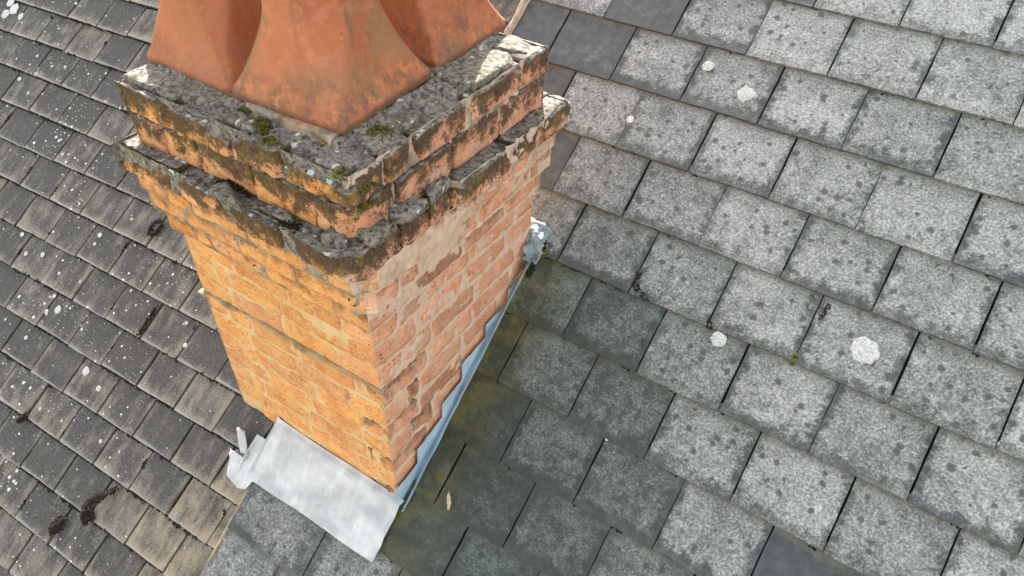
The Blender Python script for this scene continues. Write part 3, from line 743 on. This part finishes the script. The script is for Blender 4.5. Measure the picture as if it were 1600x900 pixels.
def ring_mesh(hw, h, r, name):
    s = section(hw * np.interp(h, [q[0] for q in PROF], [q[1] for q in PROF]), .585); n = len(s); V = []; F = []; K = 10
    for k in range(K):
        an = 2 * math.pi * k / K; sc = 1 + (r * math.cos(an)) / np.linalg.norm(s, axis=1); V.append(np.c_[s * sc[:, None], np.full(n, h + r * math.sin(an))])
    V = np.vstack(V)
    for k in range(K):
        for i in range(n): F.append((k * n + i, k * n + (i + 1) % n, ((k + 1) % K) * n + (i + 1) % n, ((k + 1) % K) * n + i))
    return mesh(name, V, F, M_POT)
LAB = ['stained terracotta chimney pot at the front corner of the stack, nearest the camera', 'clean orange terracotta chimney pot on the left end of the stack front',
       'terracotta chimney pot behind the front one, above the right side of the stack', 'terracotta chimney pot at the back, mostly hidden by the other three']
for i, (cx, cy, cz, hw, r) in enumerate(POTS):
    o = link('chimney_pot', pot_mesh(hw, i * 7.3 + 1, -.030 if i == 1 else 0), None, (cx, cy, cz)); o.rotation_euler = (0, 0, math.radians(r))
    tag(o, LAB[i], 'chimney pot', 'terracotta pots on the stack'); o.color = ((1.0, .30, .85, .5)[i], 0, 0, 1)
    for h, rr, nm in ((.345, .016, 'roll_moulding'), (.735, .022, 'rim')):
        q = link(nm, ring_mesh(hw, h, rr, nm), o, (-.030 if i == 1 else 0, 0, 0)); q.color = o.color

# ------------------------------------------------------------------ moss, lichen, leaf
def ico(r=1.0):
    t = (1 + 5 ** .5) / 2; v = np.array([(-1, t, 0), (1, t, 0), (-1, -t, 0), (1, -t, 0), (0, -1, t), (0, 1, t), (0, -1, -t), (0, 1, -t), (t, 0, -1), (t, 0, 1), (-t, 0, -1), (-t, 0, 1)], float)
    v /= np.linalg.norm(v[0]); f = [(0, 11, 5), (0, 5, 1), (0, 1, 7), (0, 7, 10), (0, 10, 11), (1, 5, 9), (5, 11, 4), (11, 10, 2), (10, 7, 6), (7, 1, 8), (3, 9, 4), (3, 4, 2), (3, 2, 6), (3, 6, 8), (3, 8, 9), (4, 9, 5), (2, 4, 11), (6, 2, 10), (8, 6, 7), (9, 8, 1)]
    return v * r, f
ICO = ico()
def blobs(pts, rmin, rmax, flat=.6, r=rng):
    """tufty cushion: small rough nodules at roof-local (x, s, h)"""
    parts = []
    for (x, s, h) in pts:
        q = r.uniform(rmin, rmax); v = ICO[0] * (1 + np.array([r.uniform(-.35, .35) for _ in range(12)]))[:, None] * q; v[:, 2] *= flat
        parts.append((v @ ROOFM.T + rp(x, s, h), ICO[1]))
    return join(parts)
def clump(label, pts, rad, group, rr=(.004, .009), n=70, mat=None):
    """pts: polyline of (x, s, half width)"""
    P = np.array(pts, float); out = []; t = np.linspace(0, 1, len(P))
    for i in range(n):
        f = rng.random(); c = [np.interp(f, t, P[:, k]) for k in range(3)]; a = rng.uniform(0, 6.28); d = c[2] * math.sqrt(rng.random())
        out.append((c[0] + d * math.cos(a), c[1] + d * math.sin(a), -.008 + .012 * (1 - d / max(c[2], 1e-4)) + rad * .3))
    V, F = blobs(out, *rr); c = V.mean(0)
    o = link('moss_clump', mesh('moss_clump', V - c, F, mat or M_MOSSD, False), None, tuple(c)); tag(o, label, 'moss', group)
GL = 'dark moss clumps on the left roof'; GR = 'moss clumps in the slate joints of the right roof'
clump('largest curled dark moss clump on the brown tiles at lower left', [(-1.478, -1.650, .012), (-1.515, -1.705, .020), (-1.560, -1.745, .018), (-1.575, -1.80, .022), (-1.540, -1.835, .016), (-1.515, -1.790, .016)], .02, GL, n=230)
clump('oval dark moss clump just left of the largest curled one', [(-1.655, -1.900, .030), (-1.675, -1.945, .026)], .02, GL, n=150)
clump('ring-shaped dark moss clump on a tile beside the left edge of the stack', [(-2.032, -.560, .010), (-2.058, -.600, .011), (-2.045, -.640, .010), (-2.010, -.625, .011), (-2.003, -.580, .011), (-2.032, -.560, .010)], .02, GL, n=170, rr=(.004, .008))
clump('leaf-shaped dark moss clump in a tile joint near the left border', [(-2.160, -1.640, .018), (-2.180, -1.680, .014)], .02, GL, n=80)
clump('long dark moss strand down a tile joint left of the stack foot', [(-1.786, -.905, .006), (-1.793, -.985, .006), (-1.796, -1.06, .013)], .01, GL, n=80, rr=(.004, .007))
clump('small moss clump in the upper slate joint right of the lead saddle', [(.150, .085, .010), (.158, .045, .014), (.185, .012, .018), (.225, .004, .008)], .01, GR, n=60, rr=(.0025, .0055))
clump('moss clump beside the oval white lichen below the slate joint', [(.452, .022, .012), (.458, .002, .012)], .01, GR, n=34, rr=(.0025, .0055))
clump('green brown moss clump at a slate corner under the largest white lichen', [(.752, .030, .014), (.745, .002, .012)], .01, GR, n=46, rr=(.003, .006), mat=M_MOSSG)
clump('thin dark moss strand in a joint beside the largest white lichen', [(.775, .225, .008), (.770, .170, .007)], .01, GR, n=34, rr=(.0022, .0045))
# little black nodules along the joints of the tiled roof
pts = []
for row in range(-3, 14):
    for q in range(60):
        x = rng.uniform(-4.2, -1.0); s = .25 - LG * row + .045 * (x + 2) - .004
        dens = float(fbm(np.array([[x * 3.1, row * 1.7, 4.0]]), 2)[0])
        if rng.random() > .25 + dens * 1.1: continue
        for z in range(rng.randint(2, 7)): pts.append((x + rng.gauss(0, .010), s + rng.gauss(0, .0035), -.016))
    off = 0 if row % 2 else .5
    for k in range(0, 13):
        if rng.random() < .22:
            x = lx(k + off); s = .25 - LG * row + .045 * (x + 2) - rng.uniform(.02, LG); m = rng.randint(2, 9)
            for z in range(m): pts.append((x + rng.gauss(0, .003), s + rng.gauss(0, .013), -.017))
V, F = blobs(pts, .0035, .0085, .7)
fine_pts = []  # dark joint grime; its near-continuous line also draws the courses' drop shadow
for row in range(-3, 15):
    x = -4.3
    while x < -.9:
        x += rng.uniform(.004, .011)
        if rng.random() < .8: fine_pts.append((x, .25 - LG * row + .045 * (x + 2) - .0035 + rng.gauss(0, .0012), -.0205))
V2, F2 = blobs(fine_pts, .0032, .0060, .8); V, F = join([(V, F), (V2, F2)])
o = link('joint_moss', mesh('joint_moss', V, F, M_MOSSD, False), roof_l); o['kind'] = 'stuff'
pts = []
for row in range(0, 11):
    for q in range(26):
        x = rng.uniform(-.25, 1.8); s = -(row - 5) * G - .003
        if rng.random() > .45 * math.exp(-max(0, x) / .5) + .07: continue
        for z in range(rng.randint(1, 4)): pts.append((x + rng.gauss(0, .008), s + rng.gauss(0, .002), -.009))
for q in range(110):                                                    # dirt in the gutter along the stepped flashing
    s = rng.uniform(-.10, .06); pts.append((-.232 + .03 * (s + .06) + rng.gauss(0, .008), s, .0))
V, F = blobs(pts, .002, .0052, .7); o = link('joint_moss', mesh('joint_moss', V, F, M_MOSSD, False), roof_r); o['kind'] = 'stuff'
# moss on the ledges of the stack
def stack_moss(name, spots, mat, r0, r1):
    parts = []
    for (x, y, z, sx, sy, n) in spots:
        for i in range(int(n * 2.2)):
            q = rng.uniform(r0, r1); v = ICO[0] * (1 + np.array([rng.uniform(-.4, .4) for _ in range(12)]))[:, None] * q
            a, b = rng.gauss(0, sx), rng.gauss(0, sy); parts.append((v + np.array([x + a, y + b, z + rng.uniform(-.004, .004) - .35 * (a * a + b * b) / max(sx, sy)]), ICO[1]))
    V, F = join(parts); o = link(name, mesh(name, V, F, mat, False), stack); o['kind'] = 'stuff'
stack_moss('green_moss', [(-.62, -.800, .806, .040, .020, 260), (-.55, -.840, .795, .030, .012, 120), (-.70, -.775, .808, .030, .010, 90), (-.30, -.835, .800, .012, .020, 60), (-.262, -.800, .75, .004, .030, 90), (-.262, -.81, .70, .004, .02, 60), (-.34, -.66, .812, .014, .035, 120), (-.30, -.29, .795, .008, .03, 60), (-.42, -.76, .806, .03, .01, 60), (-.255, -.80, .62, .02, .04, 50), (-.50, -.878, .605, .07, .008, 130), (-.215, .000, .012, .008, .018, 90)], M_MOSSG, .0016, .0038)
stack_moss('dark_moss', [(-.62, -.838, .786, .040, .006, 70), (-.47, -.895, .600, .06, .010, 160), (-.72, -.865, .61, .08, .006, 90)], M_MOSSD, .0018, .0042)

def lichen(x, s, r, sd, mat, parent, e=1.0, h=.0005):
    n = 52; V = [rp(x, s, h + .0013)]; F = []
    for ring, (q, hh) in enumerate(((.55, .0012), (.9, .0009), (1.0, -.0012))):
        for i in range(n):
            a = 2 * math.pi * i / n; k = r * q * (1 + .42 * float(fbm(np.array([[math.cos(a) * 2.2 + sd, math.sin(a) * 2.2, sd]]), 5, .7)[0]))
            V.append(rp(x + k * math.cos(a) * e, s + k * math.sin(a), h + hh + .0002 * rng.uniform(-1, 1)))
    for i in range(n): F.append((0, 1 + i, 1 + (i + 1) % n))
    for ring in (0, 1):
        for i in range(n): F.append((1 + ring * n + i, 1 + (ring + 1) * n + i, 1 + (ring + 1) * n + (i + 1) % n, 1 + ring * n + (i + 1) % n))
    return link('lichen_patch', mesh('lichen_patch', V, F, mat), parent)
for i, (x, s, r, m) in enumerate([(.929, .127, .043, M_LICH), (.505, -.026, .026, M_LICH), (.214, .848, .030, M_LICH), (.240, .856, .014, M_LICH), (.040, .914, .022, M_LICH), (-.335, .52, .014, M_LICHR), (-.145, .62, .016, M_LICHR), (1.36, .02, .008, M_LICH), (.02, -.74, .006, M_LICH), (.31, -.50, .006, M_LICH)]):
    lichen(x, s, r, i * 3.3 + 1, m, roof_r, h=-.004 + .0015)
def from_px(u, v):
    d = CR.T @ np.array([(u - 800) / CF, (v - 450) / CF, 1]); t = -(NRM @ CC) / (NRM @ d); p = CC + t * d; return p[0], p @ UPS
for i, (u, v, r) in enumerate([(20, 12, .034), (6, 20, .03), (30, 24, .022), (14, 2, .03), (132, 581, .021), (152, 608, .014), (122, 607, .013), (88, 484, .020), (70, 487, .012), (82, 463, .011), (64, 398, .014), (38, 396, .012), (154, 367, .013), (146, 381, .009), (204, 342, .008), (32, 366, .013), (90, 427, .009), (38, 528, .011), (72, 757, .010), (155, 691, .009), (60, 640, .008), (288, 540, .011), (96, 240, .009), (290, 505, .009), (193, 560, .006), (90, 219, .009), (100, 103, .009), (28, 122, .014), (42, 144, .009), (56, 86, .010)]):
    x, s = from_px(u, v); lichen(x - .012, s, r, i * 2.7 + 40, M_LICH if i % 3 else M_LICHR, roof_l, h=-.0155)
# dry leaf lying on a slate
def leaf():
    n = 14; V = []; F = []
    for i in range(n + 1):
        f = i / n; w = .0085 * math.sin(math.pi * min(1, f * .96 + .02)) ** .7 * (1 + .15 * math.sin(f * 19)); y = (f - .5) * .066
        for k in (-1, 0, 1): V.append((k * w + .003 * math.sin(f * 5), y, .004 + .004 * abs(k) + .004 * math.sin(f * 4)))
    F = [tuple(q) for q in grid(2, n)]; V, F = solid(V, F, (0, 0, 1), .0006)
    V = np.array(V) @ np.array(Matrix.Rotation(math.radians(26), 3, 'Z')).T
    return mesh('leaf', V @ ROOFM.T, F, M_LEAF)
lf = link('leaf', leaf(), None, tuple(rp(-.100, -.955, .002))); tag(lf, 'small dry tan leaf lying on a slate below the stack', 'leaf')
